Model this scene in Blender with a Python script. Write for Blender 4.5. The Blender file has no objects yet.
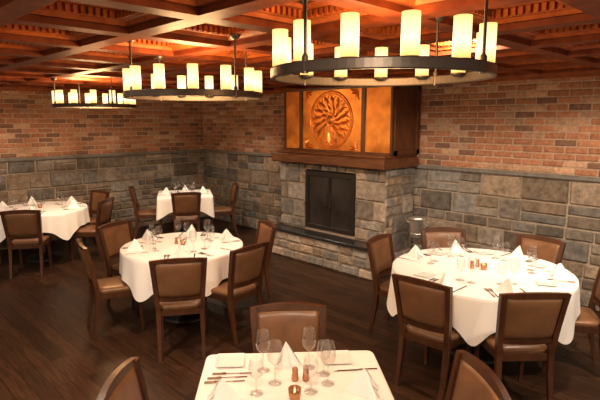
import bpy, math, random
from mathutils import Vector, Matrix
random.seed(7)
S=bpy.context.scene
try:
    S.view_settings.view_transform='Standard'
except Exception: pass

# ---------------- materials ----------------
def newmat(n):
    m=bpy.data.materials.new(n); m.use_nodes=True
    nt=m.node_tree; b=nt.nodes['Principled BSDF']
    return m,nt,b
def simple(n,col,rough=.5,metal=0,noise=0,nscale=20,bump=0,spec=None,coat=0):
    m,nt,b=newmat(n)
    b.inputs['Base Color'].default_value=(*col,1); b.inputs['Roughness'].default_value=rough; b.inputs['Metallic'].default_value=metal
    if spec is not None: b.inputs['Specular IOR Level'].default_value=spec
    if coat: b.inputs['Coat Weight'].default_value=coat
    if noise or bump:
        tc=nt.nodes.new('ShaderNodeTexCoord'); no=nt.nodes.new('ShaderNodeTexNoise'); no.inputs['Scale'].default_value=nscale; no.inputs['Detail'].default_value=4
        nt.links.new(tc.outputs['Object'],no.inputs['Vector'])
        if noise:
            r=nt.nodes.new('ShaderNodeValToRGB')
            r.color_ramp.elements[0].position=.3; r.color_ramp.elements[1].position=.7
            r.color_ramp.elements[0].color=(*[c*(1-noise) for c in col],1); r.color_ramp.elements[1].color=(*[min(1,c*(1+noise)) for c in col],1)
            nt.links.new(no.outputs['Fac'],r.inputs['Fac']); nt.links.new(r.outputs['Color'],b.inputs['Base Color'])
        if bump:
            bp=nt.nodes.new('ShaderNodeBump'); bp.inputs['Strength'].default_value=bump; bp.inputs['Distance'].default_value=.01
            nt.links.new(no.outputs['Fac'],bp.inputs['Height']); nt.links.new(bp.outputs['Normal'],b.inputs['Normal'])
    return m
def wood(n,c1,c2,rough=.4,scale=(3,30,30),bump=.1,spec=.5):
    m,nt,b=newmat(n)
    tc=nt.nodes.new('ShaderNodeTexCoord'); mp=nt.nodes.new('ShaderNodeMapping'); mp.inputs['Scale'].default_value=scale
    no=nt.nodes.new('ShaderNodeTexNoise'); no.inputs['Scale'].default_value=1.5; no.inputs['Detail'].default_value=6; no.inputs['Distortion'].default_value=.4
    r=nt.nodes.new('ShaderNodeValToRGB'); r.color_ramp.elements[0].position=.3; r.color_ramp.elements[1].position=.72
    r.color_ramp.elements[0].color=(*c1,1); r.color_ramp.elements[1].color=(*c2,1)
    bp=nt.nodes.new('ShaderNodeBump'); bp.inputs['Strength'].default_value=bump; bp.inputs['Distance'].default_value=.005
    L=nt.links.new
    L(tc.outputs['Object'],mp.inputs['Vector']); L(mp.outputs[0],no.inputs['Vector']); L(no.outputs['Fac'],r.inputs['Fac']); L(r.outputs[0],b.inputs['Base Color'])
    L(no.outputs['Fac'],bp.inputs['Height']); L(bp.outputs[0],b.inputs['Normal'])
    b.inputs['Roughness'].default_value=rough; b.inputs['Specular IOR Level'].default_value=spec
    return m
def attr_stone(n,rough=.85,nscale=14,var=.35,bump=.6):
    m,nt,b=newmat(n); L=nt.links.new
    at=nt.nodes.new('ShaderNodeAttribute'); at.attribute_name='Col'
    tc=nt.nodes.new('ShaderNodeTexCoord'); no=nt.nodes.new('ShaderNodeTexNoise'); no.inputs['Scale'].default_value=nscale; no.inputs['Detail'].default_value=8; no.inputs['Roughness'].default_value=.65
    mr=nt.nodes.new('ShaderNodeMapRange'); mr.inputs['From Min'].default_value=.3; mr.inputs['From Max'].default_value=.7; mr.inputs['To Min'].default_value=1-var; mr.inputs['To Max'].default_value=1+var
    mx=nt.nodes.new('ShaderNodeVectorMath'); mx.operation='SCALE'
    bp=nt.nodes.new('ShaderNodeBump'); bp.inputs['Strength'].default_value=bump; bp.inputs['Distance'].default_value=.02
    L(tc.outputs['Object'],no.inputs['Vector']); L(no.outputs['Fac'],mr.inputs['Value']); L(at.outputs['Color'],mx.inputs[0]); L(mr.outputs[0],mx.inputs['Scale'])
    L(mx.outputs[0],b.inputs['Base Color']); L(no.outputs['Fac'],bp.inputs['Height']); L(bp.outputs[0],b.inputs['Normal'])
    b.inputs['Roughness'].default_value=rough; b.inputs['Specular IOR Level'].default_value=.2
    return m
M={}
M['mortar']=simple('mortar_mat',(.38,.28,.20),.95,noise=.2,nscale=30,bump=.3)
M['mortar_s']=simple('stone_mortar_mat',(.30,.245,.185),.95,noise=.2,nscale=30,bump=.3)
M['stone']=attr_stone('stone_mat',.85,12,.5,.8); M['brick']=attr_stone('brick_mat',.9,30,.3,.5)
M['cap']=simple('stone_cap_mat',(.15,.135,.12),.7,noise=.25,nscale=12,bump=.3)
M['ceil']=wood('ceiling_mahogany_mat',(.28,.058,.014),(.54,.14,.028),.45,(6,6,6),.08,.2)
M['beam']=wood('ceiling_beam_mat',(.12,.024,.008),(.25,.055,.014),.5,(6,6,6),.08,.12)
M['dwood']=wood('dark_wood_mat',(.06,.020,.008),(.14,.046,.016),.35,(8,8,2),.05)
M['chairwood']=wood('chair_wood_mat',(.040,.015,.007),(.085,.031,.013),.32,(10,10,3),.04)
M['leather']=simple('brown_leather_mat',(.165,.078,.036),.36,noise=.2,nscale=8,bump=.08)
M['mantel']=wood('mantel_wood_mat',(.07,.022,.008),(.19,.07,.024),.45,(3,20,20),.3)
M['copper']=simple('copper_mat',(.88,.27,.045),.36,.6,noise=.4,nscale=5,bump=.25)
M['copperd']=simple('copper_relief_mat',(.80,.23,.04),.32,.65,noise=.3,nscale=14,bump=.15)
M['black']=simple('black_iron_mat',(.03,.026,.023),.45,.4)
M['fglass']=simple('smoked_fireglass_mat',(.030,.025,.022),.22,0,noise=.3,nscale=6)
M['soot']=simple('firebox_soot_mat',(.04,.033,.028),.9,noise=.3)
M['granite']=simple('black_granite_mat',(.02,.02,.022),.25,noise=.3,nscale=80)
M['bronze']=simple('dark_bronze_mat',(.10,.08,.065),.42,.7)
M['steel']=simple('polished_steel_mat',(.75,.73,.70),.18,1)
M['bsteel']=simple('brushed_steel_mat',(.80,.78,.74),.30,.9)
M['cloth']=simple('white_linen_mat',(.88,.86,.84),.9,bump=.05,nscale=60)
M['napkin']=simple('napkin_linen_mat',(.90,.89,.88),.9)
M['china']=simple('white_china_mat',(.84,.82,.80),.2)
M['trim']=wood('crown_wood_mat',(.17,.04,.012),(.30,.08,.022),.5,(6,6,6),.05,.2)
M['amber']=simple('copper_shaker_mat',(.50,.24,.12),.3,.8)
def shade():
    m,nt,b=newmat('amber_glass_shade_mat'); L=nt.links.new
    tc=nt.nodes.new('ShaderNodeTexCoord'); sx=nt.nodes.new('ShaderNodeSeparateXYZ')
    r=nt.nodes.new('ShaderNodeValToRGB'); e=r.color_ramp.elements
    e[0].position=0; e[0].color=(1,.66,.18,1); e[1].position=1; e[1].color=(1,.66,.18,1)
    x=e.new(.35); x.color=(1,.95,.66,1); x=e.new(.7); x.color=(1,.88,.46,1)
    mr=nt.nodes.new('ShaderNodeMapRange'); mr.inputs['From Min'].default_value=.03; mr.inputs['From Max'].default_value=.19
    L(tc.outputs['Object'],sx.inputs[0]); L(sx.outputs['Z'],mr.inputs['Value']); L(mr.outputs[0],r.inputs['Fac'])
    L(r.outputs[0],b.inputs['Emission Color']); b.inputs['Emission Strength'].default_value=1.3
    b.inputs['Base Color'].default_value=(.25,.18,.07,1); b.inputs['Roughness'].default_value=.3
    return m
M['shade']=shade()
def emis(n,c,s):
    m,nt,b=newmat(n); b.inputs['Emission Color'].default_value=(*c,1); b.inputs['Emission Strength'].default_value=s; return m
M['lens']=emis('downlight_or_fill_lens_mat',(1,.75,.45),4)  # glowing lens, shared by the real fixture and the added fill lamps
def glass():
    m=bpy.data.materials.new('clear_glass_mat'); m.use_nodes=True; nt=m.node_tree; nt.nodes.clear(); L=nt.links.new
    o=nt.nodes.new('ShaderNodeOutputMaterial'); mx=nt.nodes.new('ShaderNodeMixShader'); t=nt.nodes.new('ShaderNodeBsdfTransparent'); g=nt.nodes.new('ShaderNodeBsdfGlossy')
    t.inputs[0].default_value=(.95,.95,.95,1); g.inputs['Roughness'].default_value=.04
    lw=nt.nodes.new('ShaderNodeLayerWeight'); lw.inputs[0].default_value=.3
    mr=nt.nodes.new('ShaderNodeMapRange'); mr.inputs['To Min'].default_value=.06; mr.inputs['To Max'].default_value=.6
    L(lw.outputs['Facing'],mr.inputs[0]); L(mr.outputs[0],mx.inputs[0]); L(t.outputs[0],mx.inputs[1]); L(g.outputs[0],mx.inputs[2]); L(mx.outputs[0],o.inputs[0])
    return m
M['glass']=glass()
def floormat():
    m,nt,b=newmat('walnut_plank_floor_mat'); L=nt.links.new
    tc=nt.nodes.new('ShaderNodeTexCoord')
    br=nt.nodes.new('ShaderNodeTexBrick'); br.offset=.37; br.inputs['Scale'].default_value=1; br.inputs['Brick Width'].default_value=1.3; br.inputs['Row Height'].default_value=.13
    br.inputs['Mortar Size'].default_value=.003; br.inputs['Mortar Smooth'].default_value=.2; br.inputs['Bias'].default_value=0
    br.inputs['Color1'].default_value=(.020,.0095,.0055,1); br.inputs['Color2'].default_value=(.050,.0225,.0115,1); br.inputs['Mortar'].default_value=(.006,.003,.002,1)
    mp=nt.nodes.new('ShaderNodeMapping'); mp.inputs['Scale'].default_value=(1.5,14,1)
    no=nt.nodes.new('ShaderNodeTexNoise'); no.inputs['Scale'].default_value=2.5; no.inputs['Detail'].default_value=7; no.inputs['Distortion'].default_value=.6
    mr=nt.nodes.new('ShaderNodeMapRange'); mr.inputs['From Min'].default_value=.3; mr.inputs['From Max'].default_value=.7; mr.inputs['To Min'].default_value=.6; mr.inputs['To Max'].default_value=1.4
    sc=nt.nodes.new('ShaderNodeVectorMath'); sc.operation='SCALE'
    bp=nt.nodes.new('ShaderNodeBump'); bp.inputs['Strength'].default_value=.25; bp.inputs['Distance'].default_value=.01
    L(tc.outputs['Object'],br.inputs['Vector']); L(tc.outputs['Object'],mp.inputs[0]); L(mp.outputs[0],no.inputs['Vector']); L(no.outputs['Fac'],mr.inputs[0])
    L(br.outputs['Color'],sc.inputs[0]); L(mr.outputs[0],sc.inputs['Scale']); L(sc.outputs[0],b.inputs['Base Color'])
    L(no.outputs['Fac'],bp.inputs['Height']); L(bp.outputs[0],b.inputs['Normal'])
    b.inputs['Roughness'].default_value=.40; b.inputs['Specular IOR Level'].default_value=.25
    return m
M['floor']=floormat()

# ---------------- mesh builder ----------------
class MB:
    def __init__(s): s.v=[];s.f=[];s.m=[];s.sm=[];s.c=[];s.mats=[]
    def mi(s,k):
        if k not in s.mats: s.mats.append(k)
        return s.mats.index(k)
    def add(s,vs,fs,k,smooth=False,col=(.5,.5,.5),T=None):
        o=len(s.v)
        for p in vs:
            p=Vector(p)
            if T is not None: p=T@p
            s.v.append(tuple(p)); s.c.append((*col,1))
        i=s.mi(k)
        for f in fs: s.f.append(tuple(o+x for x in f)); s.m.append(i); s.sm.append(smooth)
    def box(s,a,b,k,T=None,bev=0,col=(.5,.5,.5)):
        x0,y0,z0=a;x1,y1,z1=b
        if bev<=0:
            vs=[(x0,y0,z0),(x1,y0,z0),(x1,y1,z0),(x0,y1,z0),(x0,y0,z1),(x1,y0,z1),(x1,y1,z1),(x0,y1,z1)]
            fs=[(0,3,2,1),(4,5,6,7),(0,1,5,4),(1,2,6,5),(2,3,7,6),(3,0,4,7)]
            s.add(vs,fs,k,T=T,col=col); return
        def ring(z,i): return [(x0+i,y0+i,z),(x1-i,y0+i,z),(x1-i,y1-i,z),(x0+i,y1-i,z)]
        vs=ring(z0,bev)+ring(z0+bev,0)+ring(z1-bev,0)+ring(z1,bev)
        fs=[(3,2,1,0),(12,13,14,15)]
        for r in range(3):
            for i in range(4): fs.append((r*4+i,r*4+(i+1)%4,r*4+4+(i+1)%4,r*4+4+i))
        s.add(vs,fs,k,T=T,col=col)
    def lathe(s,prof,k,n=24,T=None,smooth=True,closed=False):
        vs=[];fs=[]
        for r,z in prof:
            for i in range(n):
                a=2*math.pi*i/n; vs.append((r*math.cos(a),r*math.sin(a),z))
        m=len(prof)
        for j in range(m if closed else m-1):
            for i in range(n):
                j2=(j+1)%m
                fs.append((j*n+i,j*n+(i+1)%n,j2*n+(i+1)%n,j2*n+i))
        s.add(vs,fs,k,smooth,T=T)
    def tube(s,pts,secs,k,smooth=False):
        vs=[];fs=[]
        for p,(hx,hy) in zip(pts,secs):
            x,y,z=p; vs+=[(x-hx,y-hy,z),(x+hx,y-hy,z),(x+hx,y+hy,z),(x-hx,y+hy,z)]
        n=len(pts)
        for j in range(n-1):
            for i in range(4): fs.append((j*4+i,j*4+(i+1)%4,j*4+4+(i+1)%4,j*4+4+i))
        fs.append((3,2,1,0)); b=(n-1)*4; fs.append((b,b+1,b+2,b+3))
        s.add(vs,fs,k,smooth)
    def mesh(s,n,colattr=False):
        me=bpy.data.meshes.new(n); me.from_pydata(s.v,[],s.f)
        for k in s.mats: me.materials.append(M[k])
        me.polygons.foreach_set('material_index',s.m); me.polygons.foreach_set('use_smooth',s.sm)
        if colattr:
            a=me.color_attributes.new('Col','FLOAT_COLOR','POINT')
            a.data.foreach_set('color',[x for c in s.c for x in c])
        me.update(); return me
    def obj(s,n,loc=(0,0,0),rz=0,colattr=False,parent=None):
        return place(n,s.mesh(n,colattr),loc,rz,parent)
def place(n,me,loc,rz=0,parent=None):
    o=bpy.data.objects.new(n,me); S.collection.objects.link(o); o.location=loc; o.rotation_euler=(0,0,rz)
    if parent: o.parent=parent
    return o

# ---------------- masonry ----------------
XL=-8.9; YB=5.95; XR=2.2; YF=-2.2; ZC=2.52; CAP=1.40
def stonecol():
    g=random.uniform(.09,.23); w=random.uniform(.04,.34)
    return (g*(1+w),g*1.01,g*(1-w*.8))
def brickcol():
    t=random.random(); g=random.uniform(.8,1.2)
    if t<.2: return (.20*g,.110*g,.072*g)
    if t<.42: return (.41*g,.25*g,.158*g)
    return (.35*g,.160*g,.088*g)
def block(mb,P,U,N,u0,u1,v0,v1,k,col,gap,out,jit):
    g=gap/2; u0+=g;u1-=g;v0+=g;v1-=g
    if u1-u0<.02 or v1-v0<.02: return
    bw=min(.014,(u1-u0)*.25,(v1-v0)*.25)
    j=lambda: random.uniform(-jit,jit)
    o=out*random.uniform(.75,1.25)
    base=[(u0+j(),v0+j()),(u1+j(),v0+j()),(u1+j(),v1+j()),(u0+j(),v1+j())]
    cx=(u0+u1)/2; cy=(v0+v1)/2
    top=[(a+(bw if a<cx else -bw),b+(bw if b<cy else -bw)) for a,b in base]
    W=lambda a,b,h: tuple(P+U*a+Vector((0,0,b))+N*h)
    vs=[W(a,b,0) for a,b in base]+[W(a,b,o+j()*1.2) for a,b in top]
    fs=[(4,5,6,7)]+[(i,(i+1)%4,4+(i+1)%4,4+i) for i in range(4)]
    mb.add(vs,fs,k,col=col)
def ashlar(mb,P,U,N,u0,u1,v0,v1,cmul=1):
    v=v0
    while v<v1-.02:
        h=random.choice([.13,.16,.2,.24,.26])
        if v1-(v+h)<.1: h=v1-v
        u=u0-random.uniform(0,.2)
        while u<u1:
            w=random.uniform(.2,.34) if h<.18 else random.uniform(.26,.56)
            a=max(u,u0); b=min(u+w,u1)
            if u1-b<.08: b=u1; w=u1-u+.01
            C=lambda: tuple(c*cmul for c in stonecol())
            G=.020
            if h>.19 and random.random()<.35:
                m=h*random.uniform(.4,.6)
                if random.random()<.5:
                    block(mb,P,U,N,a,b,v,v+m,'stone',C(),G,.028,.005)
                    x=a+(b-a)*random.uniform(.4,.6)
                    block(mb,P,U,N,a,x,v+m,v+h,'stone',C(),G,.028,.005); block(mb,P,U,N,x,b,v+m,v+h,'stone',C(),G,.028,.005)
                else:
                    block(mb,P,U,N,a,b,v,v+m,'stone',C(),G,.028,.005); block(mb,P,U,N,a,b,v+m,v+h,'stone',C(),G,.028,.005)
            else: block(mb,P,U,N,a,b,v,v+h,'stone',C(),G,.028,.005)
            u+=w
        v+=h
def bricks(mb,P,U,N,u0,u1,v0,v1):
    ch=.0775; r=0; v=v0
    while v<v1-.02:
        h=min(ch,v1-v); u=u0-(.115 if r%2 else 0)
        while u<u1:
            a=max(u,u0); b=min(u+.23,u1)
            block(mb,P,U,N,a,b,v,v+h,'brick',brickcol(),.013,.010,.0015); u+=.23
        v+=ch; r+=1
def V(*a): return Vector(a)
mb=MB()
L=XR-XL
mb.box((XL-.15,YB+.005,0),(XR,YB+.15,CAP),'mortar_s'); mb.box((XL-.15,YB+.005,CAP),(XR,YB+.15,2.8),'mortar')
ashlar(mb,V(XL,YB+.005,0),V(1,0,0),V(0,-1,0),0,L,.0,CAP)
bricks(mb,V(XL,YB+.005,0),V(1,0,0),V(0,-1,0),0,L,CAP+.05,ZC+.03)
mb.box((XL,YB-.035,CAP),(XR,YB+.01,CAP+.05),'cap',bev=.008)
mb.obj('wall_back',colattr=True)
mb=MB(); L=YB-YF
mb.box((XL-.15,YF,0),(XL-.005,YB,CAP),'mortar_s'); mb.box((XL-.15,YF,CAP),(XL-.005,YB,2.8),'mortar')
ashlar(mb,V(XL-.005,YF,0),V(0,1,0),V(1,0,0),0,L,.0,CAP)
bricks(mb,V(XL-.005,YF,0),V(0,1,0),V(1,0,0),0,L,CAP+.05,ZC+.03)
mb.box((XL-.01,YF,CAP),(XL+.035,YB-.04,CAP+.05),'cap',bev=.008)
mb.obj('wall_left',colattr=True)
mb=MB(); mb.box((XL-.15,YF,-.1),(XR,YB+.15,0),'floor'); mb.obj('floor')
mb=MB()
for i,(d,z0,z1) in enumerate([(.05,ZC-.02,ZC+.01),(.085,ZC+.01,ZC+.035)]): mb.box((XL,YB-d,z0),(XR,YB,z1),'trim')
mb.obj('trim_1')
mb=MB()
for i,(d,z0,z1) in enumerate([(.05,ZC-.02,ZC+.01),(.085,ZC+.01,ZC+.035)]): mb.box((XL,YF,z0),(XL+d,YB-.09,z1),'trim')
mb.obj('trim_2')

# ---------------- coffered ceiling ----------------
P=.74; ZB=ZC+.035
prof=[(0,0),(.065,0),(.065,.035),(.10,.035),(.115,.055),(.15,.055),(.15,.10),(.20,.10),(.215,.12),(.25,.12),(.25,.105),(.262,.105),(.262,.12)]
def ceil_z(x,y):
    dx=(x-XL)%P; dy=(YB-y)%P; d=min(dx,P-dx,dy,P-dy); z=0
    for a,b in prof:
        if a<=d: z=b
    return ZB+z
mb=MB()
nx=int(math.ceil((XR-XL)/P)); ny=int(math.ceil((YB-YF)/P))
for i in range(nx):
    for j in range(ny):
        x0=XL+i*P; y1=YB-j*P; cx=x0+P/2; cy=y1-P/2
        vs=[];fs=[]
        for a,z in prof:
            h=P/2-a; vs+=[(cx-h,cy-h,ZB+z),(cx+h,cy-h,ZB+z),(cx+h,cy+h,ZB+z),(cx-h,cy+h,ZB+z)]
        for q in range(len(prof)-1):
            fq=[(q*4+t,q*4+4+t,q*4+4+(t+1)%4,q*4+(t+1)%4) for t in range(4)]
            if q in (0,1,2): mb.add(vs,fq,'beam')
            else: fs.extend(fq)
        b=(len(prof)-1)*4; fs.append((b+3,b+2,b+1,b))
        mb.add(vs,fs,'ceil')
        n=11
        for t in range(n):
            s=-1+2*(t+.5)/n
            h=P/2-.15; w=h/n*.55; q=s*h
            for (ax,sg) in((0,1),(0,-1),(1,1),(1,-1)):
                if ax==0: a=(cx+q-w,cy+sg*h-(.022 if sg>0 else 0),ZB+.058); bb=(cx+q+w,cy+sg*h+(0 if sg>0 else .022),ZB+.098)
                else: a=(cx+sg*h-(.022 if sg>0 else 0),cy+q-w,ZB+.058); bb=(cx+sg*h+(0 if sg>0 else .022),cy+q+w,ZB+.098)
                mb.box(a,bb,'ceil')
mb.box((XL-.15,YF,ZB+.16),(XR,YB+.15,ZB+.3),'beam')
mb.obj('ceiling')

# ---------------- fireplace ----------------
FX0,FX1,FY,HY=-5.77,-3.75,5.25,5.0
mb=MB()
e=.028
mb.box((FX0+e,FY+e,0),(-5.22,YB-.04,1.42),'mortar_s'); mb.box((-4.27,FY+e,0),(FX1-e,YB-.04,1.42),'mortar_s')
mb.box((-5.22,FY+e,1.34),(-4.27,YB-.04,1.42),'mortar_s'); mb.box((-5.22,FY+.5,.4),(-4.27,YB-.04,1.34),'soot'); mb.box((-5.22,FY+e,.0),(-4.27,YB-.04,.46),'mortar_s')
U=V(1,0,0);N=V(0,-1,0)
FM=1.4
ashlar(mb,V(0,FY+e,0),U,N,FX0,-5.22,.43,1.42,FM); ashlar(mb,V(0,FY+e,0),U,N,-4.27,FX1,.43,1.42,FM)
x=-5.22
while x<-4.28:
    w=.95/6; block(mb,V(0,FY+e,0),U,N,x,x+w,1.32,1.42,'stone',tuple(c*1.3 for c in stonecol()),.012,.03,.003); x+=w
ashlar(mb,V(FX1-e,FY,0),V(0,1,0),V(1,0,0),0,YB-.04-FY,0,1.42,FM)
ashlar(mb,V(FX0+e,FY,0),V(0,1,0),V(-1,0,0),0,YB-.04-FY,0,1.42,1.3)
mb.box((FX0+e,HY+e,0),(FX1-e,FY+e,.39),'mortar_s')
ashlar(mb,V(0,HY+e,0),U,N,FX0,FX1,0,.39,FM)
ashlar(mb,V(FX1-e,HY,0),V(0,1,0),V(1,0,0),0,FY-HY,0,.39,FM); ashlar(mb,V(FX0+e,HY,0),V(0,1,0),V(-1,0,0),0,FY-HY,0,.39,1.3)
mb.box((FX0-.03,HY-.03,.39),(FX1+.03,FY-.005,.43),'granite',bev=.006)
mb.obj('stone_fireplace',colattr=True)
mb=MB()
x0,x1,z0,z1=-5.215,-4.275,.465,1.315; y=FY+.005; xm=(x0+x1)/2
for a,b in(((x0,y,z0),(x0+.05,y+.05,z1)),((x1-.05,y,z0),(x1,y+.05,z1)),((x0+.05,y,z1-.07),(x1-.05,y+.05,z1)),((x0+.05,y,z0),(x1-.05,y+.05,z0+.06)),((xm-.022,y+.004,z0+.06),(xm-.002,y+.04,z1-.07)),((xm+.002,y+.004,z0+.06),(xm+.022,y+.04,z1-.07))): mb.box(a,b,'black',bev=.004)
mb.box((x0+.05,y+.022,z0+.06),(xm-.022,y+.03,z1-.07),'fglass'); mb.box((xm+.022,y+.022,z0+.06),(x1-.05,y+.03,z1-.07),'fglass')
for xx in (x0+.055,x1-.067): mb.box((xx,y+.008,z0+.06),(xx+.012,y+.04,z1-.07),'black')
for sx in(-.045,.045):
    mb.box((xm+sx-.006,y-.022,.82),(xm+sx+.006,y-.012,1.0),'bronze',bev=.002)
    for zz in(.83,.98): mb.box((xm+sx*.5-.004,y-.018,zz),(xm+sx*.5+.004,y+.02,zz+.01),'bronze'); mb.box((min(xm+sx,xm+sx*.5),y-.018,zz),(max(xm+sx,xm+sx*.5),y-.012,zz+.01),'bronze')
mb.obj('fireplace_screen')
mb=MB(); mb.box((FX0-.04,FY-.13,1.425),(FX1+.05,YB-.045,1.56),'mantel',bev=.015)
mb.box((FX0,FY-.06,1.56),(FX1+.02,YB-.045,1.60),'mantel',bev=.01); mb.obj('mantel_shelf')
mb=MB(); OY=5.33; ox0,ox1=-5.72,-3.72; oz0,oz1=1.60,ZC-.025
mb.box((ox0,OY,oz0),(ox1,YB-.03,oz1),'dwood')
def frame(a,b,c,d,t,dep,k='dwood'):
    mb.box((a,OY-dep,c),(a+t,OY,d),k); mb.box((b-t,OY-dep,c),(b,OY,d),k); mb.box((a+t,OY-dep,c),(b-t,OY,c+t),k); mb.box((a+t,OY-dep,d-t),(b-t,OY,d),k)
for a,b in((-5.72,-5.36),(-5.36,-4.19),(-4.19,-3.72)):
    frame(a,b,oz0,oz1,.03,.03); mb.box((a+.03,OY-.012,oz0+.03),(b-.03,OY-.001,oz1-.03),'copper')
for a,b in((OY+.02,YB-.04),):
    mb.box((ox1,a,oz0),(ox1+.02,a+.06,oz1),'dwood'); mb.box((ox1,b-.06,oz0),(ox1+.02,b,oz1),'dwood'); mb.box((ox1,a,oz0),(ox1+.02,b,oz0+.06),'dwood'); mb.box((ox1,a,oz1-.06),(ox1+.02,b,oz1),'dwood')
T=Matrix.Translation((-4.775,OY-.012,2.05))@Matrix.Rotation(math.pi/2,4,'X')
for R,w,h in((.395,.012,.016),(.365,.006,.010)):
    mb.lathe([(R-w,0),(R-w*.6,h*.8),(R,h),(R+w*.6,h*.8),(R+w,0)],'copperd',64,T=T)
mb.lathe([(.0,.05),(.03,.046),(.055,.03),(.07,.008),(.078,.014),(.088,.012),(.095,0)],'copperd',28,T=T)
def leaf(r0,r1,w,a0,curl,h):
    vs=[];fs=[];n=8
    for i in range(n+1):
        t=i/n; r=r0+(r1-r0)*t; a=a0+curl*t*t; ww=w*math.sin(math.pi*min(1,t*.85+.12))**.8
        if i==n: ww=.001
        c,s=math.cos(a),math.sin(a); hh=h*math.sin(math.pi*(t*.9+.05))+.002
        vs+=[(r*c-ww*s,r*s+ww*c,0),(r*c,r*s,hh),(r*c+ww*s,r*s-ww*c,0)]
    for i in range(n):
        b=i*3; fs+=[(b,b+1,b+4,b+3),(b+1,b+2,b+5,b+4)]
    mb.add(vs,[tuple(reversed(f)) for f in fs],'copperd',False,T=T)
for i in range(12): leaf(.08,.22,.026,i*math.pi/6,.35,.024)
for i in range(16): leaf(.18,.355,.026,(i+.5)*math.pi/8,.22,.024)
for i in range(32): leaf(.27,.35,.010,(i+.1)*math.pi/16,-.15,.014)
for sx in(-1,1):
    for sz in(-1,1):
        for a in(-.6,-.2,.2,.6):
            ang=math.atan2(sz,sx)+math.pi+a; T0=T
            T=T0@Matrix.Translation((sx*.49,sz*.40,0)); leaf(.01,.14,.018,ang,.3*(1 if a>0 else -1),.018); T=T0
mb.obj('copper_overmantel')

# ---------------- chair ----------------
def chair_mesh():
    mb=MB()
    def py(z):
        if z<.42: return -.265+.065*math.sin(z/.42*math.pi/2)
        return -.20-.085*((z-.42)/.48)**1.3
    def px(z): return .185 if z<.42 else .185+.035*(z-.42)/.48
    zs=[0,.12,.28,.42,.52,.62,.74,.84,.895]
    for s in(-1,1):
        mb.tube([(s*px(z),py(z),z) for z in zs],[(.013+.006*min(1,z/.3),.014+.008*min(1,z/.35)*(1 if z<.6 else .8)) for z in zs],'chairwood')
        mb.tube([(s*.185,.195,0),(s*.185,.185,.25),(s*.19,.18,.42)],[(.013,.013),(.017,.017),(.022,.022)],'chairwood')
    def trap(z0,z1,wf,wb,yf,yb,k):
        vs=[(-wb,yb,z0),(wb,yb,z0),(wf,yf,z0),(-wf,yf,z0),(-wb,yb,z1),(wb,yb,z1),(wf,yf,z1),(-wf,yf,z1)]
        mb.add(vs,[(0,3,2,1),(4,5,6,7),(0,1,5,4),(1,2,6,5),(2,3,7,6),(3,0,4,7)],k)
    trap(.375,.425,.215,.19,.205,-.21,'chairwood')
    n=32; rows=[(.0,.97,.425),(.0,1.0,.437),(.0,1.0,.452),(0,.95,.466),(0,.8,.474),(0,.5,.479)]
    vs=[];fs=[]
    for _,sc,z in rows:
        for i in range(n):
            a=2*math.pi*i/n; c=math.cos(a); si=math.sin(a)
            x=math.copysign(abs(c)**.35,c)*sc; y=math.copysign(abs(si)**.35,si)*sc
            w=.205+.018*y; vs.append((x*w,y*.205-.0,z))
    for j in range(len(rows)-1):
        for i in range(n): fs.append((j*n+i,j*n+(i+1)%n,(j+1)*n+(i+1)%n,(j+1)*n+i))
    fs.append(tuple((len(rows)-1)*n+i for i in range(n)))
    mb.add(vs,fs,'leather',True)
    def grid(z0,z1,t0,t1,k,arch=0,marg=0,nu=12,nv=8,bul=1.0,smooth=True):
        vs=[];fs=[]
        for side in(0,1):
            for j in range(nv+1):
                for i in range(nu+1):
                    s=-1+2*i/nu; t=j/nv; z=z0+(z1-z0)*t+arch*(1-s*s)*t
                    zz=min(z,.895); X=(px(zz)-marg)*s
                    yc=py(zz)-.028*(1-s*s)
                    b=((1-s**6)*(1-(2*t-1)**6))**.5 if bul else 1
                    th=t0+t1*b
                    vs.append((X,yc+(th if side else -th),z))
        m=(nu+1)*(nv+1)
        q=lambda sd,j,i: sd*m+j*(nu+1)+i
        for j in range(nv):
            for i in range(nu):
                fs.append((q(0,j,i),q(0,j,i+1),q(0,j+1,i+1),q(0,j+1,i)))
                fs.append((q(1,j,i),q(1,j+1,i),q(1,j+1,i+1),q(1,j,i+1)))
        for i in range(nu):
            fs.append((q(0,0,i),q(1,0,i),q(1,0,i+1),q(0,0,i+1))); fs.append((q(0,nv,i),q(0,nv,i+1),q(1,nv,i+1),q(1,nv,i)))
        for j in range(nv):
            fs.append((q(0,j,0),q(0,j+1,0),q(1,j+1,0),q(1,j,0))); fs.append((q(0,j,nu),q(1,j,nu),q(1,j+1,nu),q(0,j+1,nu)))
        mb.add(vs,fs,k,smooth)
    grid(.545,.872,.006,.016,'leather',arch=.012,marg=.012)
    grid(.87,.895,.015,0,'chairwood',arch=.018,marg=-.018,nv=1,bul=0,smooth=False)
    grid(.515,.548,.013,0,'chairwood',marg=.01,nv=1,bul=0,smooth=False)
    return mb.mesh('dining_chair')
CH=chair_mesh()
def rnd(a): return random.uniform(-a,a)
def chair(cx,cy,ang,dist,yaw=0):
    a=math.radians(ang)
    return place('dining_chair',CH,(cx+dist*math.cos(a),cy+dist*math.sin(a),0),a+math.pi/2+math.radians(yaw))

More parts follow.
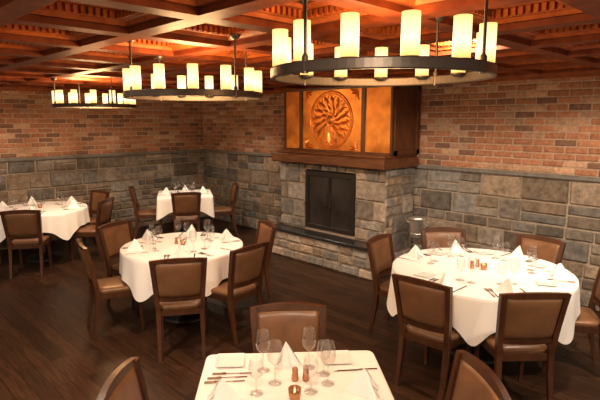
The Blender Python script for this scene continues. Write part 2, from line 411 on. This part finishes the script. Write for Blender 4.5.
# ---------------- tables & cloths ----------------
def table(name,cx,cy,r,rot=0,square=False):
    mb=MB()
    if square: mb.box((-r+.01,-r+.01,.715),(r-.01,r-.01,.748),'dwood',bev=.004)
    else: mb.lathe([(0,.748),(r-.015,.748),(r-.01,.74),(r-.01,.722),(r-.02,.715),(0,.715)],'dwood',48)
    mb.lathe([(.0,.715),(.16,.715),(.14,.69),(.05,.66),(.045,.3),(.06,.12),(.10,.06),(.24,.035),(.26,.012),(.26,0),(0,0)],'black',32)
    mb.obj(name,(cx,cy,0),rot)
def cloth(cx,cy,r,rot=0,square=False,dips=(),drop=.235,amp=.012,kf=19):
    n=320; vs=[];fs=[]
    def R(a):
        if not square: return r
        c,s=abs(math.cos(a)),abs(math.sin(a)); p=30
        return r/((c**p+s**p)**(1/p))
    def dip(a):
        d=0
        for ang,dep,sig in dips:
            x=(math.degrees(a)-ang+180)%360-180; d+=dep*math.exp(-(x/sig)**2)
        if square:
            x=(math.degrees(a)%90)-45; d+=.13*math.exp(-(x/11)**2)
        return d
    ph=random.uniform(0,6)
    rings=[]
    for t in(.0,.33,.66,.9,.97): rings.append(('t',t))
    rings.append(('e',0)); rings.append(('e',1))
    for t in(.1,.25,.4,.55,.7,.85,1.0): rings.append(('s',t))
    vs.append((0,0,.762))
    for kind,t in rings[1:]:
        for i in range(n):
            a=2*math.pi*i/n; RR=R(a)+.004
            if kind=='t': rr=RR*t; z=.762
            elif kind=='e': rr=RR+(.003 if t else -.004); z=.762-(.006 if t else .001)
            else:
                d=dip(a); w=t*(amp*math.sin(kf*a+ph+math.sin(3*a+ph))+amp*.6*math.sin(9*a+2*ph))
                rr=RR+.004+.012*t+w*.8+ (d*.18*t); z=.756-(drop+d)*t
                rr=max(rr,RR+.004)
            vs.append((rr*math.cos(a),rr*math.sin(a),z))
    for i in range(n): fs.append((0,1+i,1+(i+1)%n))
    for j in range(len(rings)-2):
        for i in range(n): fs.append((1+j*n+i,1+(j+1)*n+i,1+(j+1)*n+(i+1)%n,1+j*n+(i+1)%n))
    mb=MB(); mb.add(vs,fs,'cloth',True); mb.obj('tablecloth',(cx,cy,0),rot)

# ---------------- tableware meshes ----------------
def glass_mesh(h,rb,n):
    mb=MB(); st=h*.42
    mb.lathe([(0,.004),(.032,.002),(.034,.0),(.034,.002),(.006,.010),(.004,.02),(.004,st),(.012,st+.006),(rb*.8,st+h*.13),(rb,st+h*.27),(rb*.93,st+h*.42),(rb*.78,h)],'glass',20)
    return mb.mesh(n)
WG=glass_mesh(.215,.040,'wine_glass'); WT=glass_mesh(.175,.038,'water_goblet')
def napkin_mesh():
    mb=MB()
    A=(0,.0,.12); 
    for s in(-1,1):
        vs=[A,(s*.012,-.02,.105),(s*.078,-.065,0),(s*.047,-.03,.048),(0,.075,0),(s*.03,.03,.0),(s*.006,-.055,.03)]
        mb.add(vs,[(0,1,3),(0,3,4),(1,2,3),(3,2,5),(3,5,4)],'napkin')
        vs=[(0,.0,.118),(s*.056,-.08,.0),(s*.02,-.075,.0),(s*.004,-.03,.05)]
        mb.add(vs,[(0,1,2),(0,2,3)],'napkin')
    vs=[A,(-.070,-.05,0),(.070,-.05,0),(0,.09,0)]
    mb.add(vs,[(0,1,2),(0,2,3),(0,3,1),(1,3,2)],'napkin')
    return mb.mesh('folded_napkin')
NP=napkin_mesh()
def plate_mesh():
    mb=MB(); h=.075
    def sq(w,z): 
        c=w*.9; return [(-c,-w,z),(c,-w,z),(w,-c,z),(w,c,z),(c,w,z),(-c,w,z),(-w,c,z),(-w,-c,z)]
    vs=sq(.05,0)+sq(h,.010)+sq(h,.014)+sq(.055,.006); fs=[]
    for j in range(3):
        for i in range(8): fs.append((j*8+i,j*8+(i+1)%8,j*8+8+(i+1)%8,j*8+8+i))
    fs.append(tuple(24+i for i in range(8))); fs.append(tuple(range(7,-1,-1)))
    mb.add(vs,fs,'china'); return mb.mesh('bread_plate')
PL=plate_mesh()
def fork_mesh():
    mb=MB()
    def bar(x0,x1,y0,y1,z0,z1): mb.box((x0,y0,z0),(x1,y1,z1),'steel')
    bar(-.007,.007,-.10,-.04,.0005,.0035); bar(-.004,.004,-.04,.03,.001,.005); bar(-.012,.012,.03,.055,.001,.005)
    for x in(-.0105,-.0035,.0035,.0105): bar(x-.002,x+.002,.055,.10,.001,.004)
    return mb.mesh('dinner_fork')
def knife_mesh():
    mb=MB(); mb.box((-.006,-.115,.0005),(.006,-.01,.006),'steel',bev=.001)
    vs=[(-.006,-.01,.001),(.008,-.01,.001),(.009,.09,.001),(-.005,.12,.001),(-.006,-.01,.003),(.008,-.01,.003),(.009,.09,.003),(-.005,.12,.003)]
    mb.add(vs,[(0,3,2,1),(4,5,6,7),(0,1,5,4),(1,2,6,5),(2,3,7,6),(3,0,4,7)],'steel')
    return mb.mesh('dinner_knife')
FK=fork_mesh();KN=knife_mesh()
def shaker_mesh():
    mb=MB(); mb.lathe([(0,0),(.017,0),(.019,.01),(.014,.045),(.016,.055),(.012,.068),(0,.072)],'amber',16); return mb.mesh('salt_shaker')
SH=shaker_mesh()
def votive_mesh():
    mb=MB(); mb.lathe([(0,0),(.024,0),(.028,.02),(.030,.055),(.028,.055),(.025,.02),(0,.012)],'amber',20); return mb.mesh('votive_holder')
VT=votive_mesh()
ZT=.7635
def setting(cx,cy,ang,r,full=True,gr=.34):
    a=math.radians(ang); e=Vector((math.cos(a),math.sin(a),0)); C=Vector((cx,cy,ZT))
    rz=a+math.pi/2
    R=Vector((math.cos(rz),math.sin(rz),0))
    def pt(rad,off): return C+e*rad+R*off
    place('folded_napkin',NP,pt(r-.13,rnd(.006)),rz+math.pi+rnd(.12))
    place('dinner_fork',FK,pt(r-.13,-.116),rz+rnd(.03)); 
    place('dinner_fork',FK,pt(r-.13,-.146),rz+rnd(.03)); 
    place('dinner_knife',KN,pt(r-.13,.125),rz+rnd(.03))
    place('wine_glass',WG,pt(r-gr,.115),0); place('water_goblet',WT,pt(r-gr,.02),0)
    if full: place('bread_plate',PL,pt(r-.25,-.25),rz)

# Table A
ax,ay=-1.57,1.512; aa=138.8; ar=math.radians(aa)
table('square_dining_table',ax,ay,.46,ar,True); cloth(ax,ay,.46,ar,True)
chair(ax,ay,aa,.52)
def onA(x,y,z=ZT):
    f=Vector((math.cos(ar),math.sin(ar),0)); r_=Vector((f.y,-f.x,0)); return Vector((ax,ay,z))+r_*x+f*y
place('dining_chair',CH,onA(-.51,-.07,0),ar-math.pi-.05); place('dining_chair',CH,onA(.58,-.09,0),ar+.05)
for x,y,rz in((-.03,.34,.2),(.33,.02,1.4),(-.33,-.03,-1.5),(.0,-.32,3.1)): place('folded_napkin',NP,onA(x,y),ar-math.pi/2+rz)
for x,y in((-.33,.36),(.25,.36)): place('bread_plate',PL,onA(x,y),ar)
place('dinner_fork',FK,onA(-.33,.19),ar+.05); place('dinner_fork',FK,onA(-.34,.15),ar+.05); place('dinner_fork',FK,onA(-.31,.23),ar)
place('dinner_knife',KN,onA(.33,.23),ar+.05); place('dinner_knife',KN,onA(.31,-.22),ar+.05)
for x,y in((-.15,.26),(.09,.28),(-.09,.13),(.17,.11)): place('wine_glass',WG,onA(x,y),0)
for x,y in((-.18,.04),(.16,.205),(.08,.04)): place('water_goblet',WT,onA(x,y),0)
place('salt_shaker',SH,onA(.01,.15),0); place('salt_shaker',SH,onA(.065,.15),0); place('votive_holder',VT,onA(0,-.02),0)

# Table B
bx,by=-1.90,4.09; table('round_dining_table',bx,by,.75); cloth(bx,by,.75,0,dips=((293,.13,7),(350,.15,13),(110,.12,12),(165,.10,9),(230,.16,14),(53,.05,8)))
for a in (271,315,187,25,82,139): chair(bx,by,a,.72,rnd(4)); setting(bx,by,a,.75,a!=315)
place('votive_holder',VT,(bx+.03,by,ZT)); place('salt_shaker',SH,(bx-.06,by-.04,ZT)); place('salt_shaker',SH,(bx-.05,by+.05,ZT))
# Table C
cx,cy=-4.48,2.70; table('round_dining_table',cx,cy,.615); cloth(cx,cy,.615,0,dips=((290,.16,14),(347,.12,10),(40,.10,10),(130,.15,14),(225,.10,9)))
for a in(326,9,254,199,74): chair(cx,cy,a,.76 if a==326 else .68,rnd(4)); setting(cx,cy,a,.615,False,.31)
setting(cx,cy,136,.615,False,.31)
place('votive_holder',VT,(cx,cy,ZT)); place('salt_shaker',SH,(cx-.08,cy-.03,ZT))
# Table D
dx,dy=-7.70,4.72; dr=math.radians(149); table('square_dining_table',dx,dy,.46,dr,True); cloth(dx,dy,.46,dr,True)
for a in(329,239,59): chair(dx,dy,a,.62,rnd(3))
for a in(329,239,59,149): setting(dx,dy,a,.45,False,.29)
place('votive_holder',VT,(dx,dy,ZT))
# Table E
ex,ey=-7.90,2.38; table('round_dining_table',ex,ey,.64); cloth(ex,ey,.64,0,dips=((290,.14,12),(10,.15,12),(75,.10,8),(150,.14,12)))
for a in(331,45,101,235): chair(ex,ey,a,.72,rnd(3)); setting(ex,ey,a,.64,False,.31)
setting(ex,ey,175,.64,False,.31)
place('votive_holder',VT,(ex,ey,ZT))

# ---------------- chandeliers ----------------
def chandelier(x,y,z,n,rot,e):
    root=bpy.data.objects.new('ring_chandelier',None); S.collection.objects.link(root); root.location=(x,y,z)
    mb=MB()
    ro,ri=.503,.484
    mb.lathe([(ro,-.022),(ro+.003,-.017),(ro+.003,.017),(ro,.022),(ri,.022),(ri-.002,.017),(ri-.002,-.017),(ri,-.022)],'bronze',96,smooth=False,closed=True)
    sh=MB()
    for i in range(n):
        a=rot+2*math.pi*i/n; T=Matrix.Translation((.466*math.cos(a),.466*math.sin(a),0))
        mb.lathe([(0,.004),(.018,.006),(.034,.014),(.039,.024),(.035,.024),(.0,.020)],'bronze',20,T=T)
        sh.lathe([(0,.024),(.035,.024),(.035,.182),(.031,.182),(.031,.06),(0,.055)],'shade',20,T=T)
    hc=math.radians(135.4)
    for k in range(4):
        a=hc+math.pi/4+k*math.pi/2; px,py=.494*math.cos(a),.494*math.sin(a)
        top=ceil_z(x+px,y+py)-z
        T=Matrix.Translation((px,py,0))
        mb.lathe([(.0065,.02),(.0065,top-.001)],'bronze',10,T=T)
        mb.lathe([(0.014,-.026),(0.014,.038),(.0065,.05)],'bronze',10,T=T)
        mb.lathe([(.0065,top-.035),(.02,top-.03),(.035,top-.012),(.037,top-.001)],'bronze',18,T=T)
    mb.obj('ring_frame',parent=root); sh.obj('candle_shades',parent=root)
    l=bpy.data.lights.new('chandelier_glow','POINT'); l.energy=e; l.color=(1,.58,.25); l.shadow_soft_size=.22
    lo=bpy.data.objects.new('chandelier_glow',l); S.collection.objects.link(lo); lo.parent=root; lo.location=(0,0,.08)
chandelier(-1.43,1.93,2.258,13,math.radians(306)+math.pi/13,36)
chandelier(-3.255,2.11,2.228,13,math.radians(326),60)
chandelier(-6.55,2.74,2.228,13,math.radians(335),72)

# ---------------- coffer lamps: one recessed fixture, the others added fill ----------------
def downlight_or_fill(x,y,e,aim=None,col=(1,.79,.58)):
    i=round((x-XL)/P-.5); j=round((YB-y)/P-.5); x=XL+(i+.5)*P; y=YB-(j+.5)*P; z=ZB+.12
    mb=MB(); mb.lathe([(.042,-.001),(.062,-.006),(.066,-.001),(.066,.0)],'bronze',24); mb.lathe([(0,-.0025),(.043,-.0025)],'lens',24)
    o=mb.obj('recessed_downlight_or_fill',(x,y,z))
    l=bpy.data.lights.new('downlight_or_fill_lamp','SPOT'); l.energy=e*2.35; l.color=col; l.spot_size=math.radians(118); l.spot_blend=.9; l.shadow_soft_size=.06
    lo=bpy.data.objects.new('downlight_or_fill_lamp',l); S.collection.objects.link(lo); lo.parent=o; lo.location=(0,0,-.02)
    if aim: lo.rotation_euler=(Vector(aim)-Vector((x,y,z))).to_track_quat('-Z','Y').to_euler()
downlight_or_fill(-3.3,1.18,70)
downlight_or_fill(-.6,.6,105,(-1.5,1.9,.7)); downlight_or_fill(.3,3.0,115,(-1.5,4.2,.7)); downlight_or_fill(-1.2,4.1,60)  # fill spots added to brighten the front tables, no known fixtures
downlight_or_fill(-2.6,-.6,105,(-4.5,2.5,.7)); downlight_or_fill(-4.2,3.6,50); downlight_or_fill(-6.6,1.0,75,(-8.5,1.8,1.0)); downlight_or_fill(-7.3,4.9,50); downlight_or_fill(-3.5,3.4,90,(-4.7,5.6,1.3)); downlight_or_fill(-6.5,4.2,50); downlight_or_fill(-.1,3.9,95,(-.6,5.9,1.4)); downlight_or_fill(-2.2,3.7,85,(-2.3,5.9,1.4)); downlight_or_fill(-6.6,2.6,65,(-8.5,2.6,1.0))  # more added fill spots, for the far tables, hearth and walls

# ---------------- wine bucket ----------------
mb=MB()
mb.lathe([(.0,.56),(.085,.56),(.09,.57),(.108,.77),(.118,.80),(.124,.806),(.116,.81),(.103,.77),(.08,.58),(0,.575)],'bsteel',28)
mb.lathe([(.091,.60),(.098,.605),(.098,.615),(.094,.62)],'bsteel',28)
mb.lathe([(0,.0),(.14,.0),(.14,.012),(.03,.03),(.014,.05),(.014,.53),(.06,.545),(.085,.56)],'bsteel',24)
for s in(-1,1):
    mb.lathe([(.022,-.005),(.028,0),(.022,.005),(.017,0)],'bsteel',14,closed=True,T=Matrix.Translation((s*.132,0,.75))@Matrix.Rotation(math.pi/2,4,'X'))
mb.obj('champagne_bucket_stand',(-3.42,5.50,0))

# ---------------- world & camera ----------------
w=bpy.data.worlds.new('World'); S.world=w; w.use_nodes=True
w.node_tree.nodes['Background'].inputs[0].default_value=(1,.74,.54,1); w.node_tree.nodes['Background'].inputs[1].default_value=.6
cam=bpy.data.cameras.new('camera'); cam.lens=30; cam.sensor_width=36; cam.clip_start=.05
co=bpy.data.objects.new('camera',cam); S.collection.objects.link(co); co.location=(0,0,2.05)
co.rotation_euler=(math.radians(80.91),0,math.radians(45.4))
S.camera=co
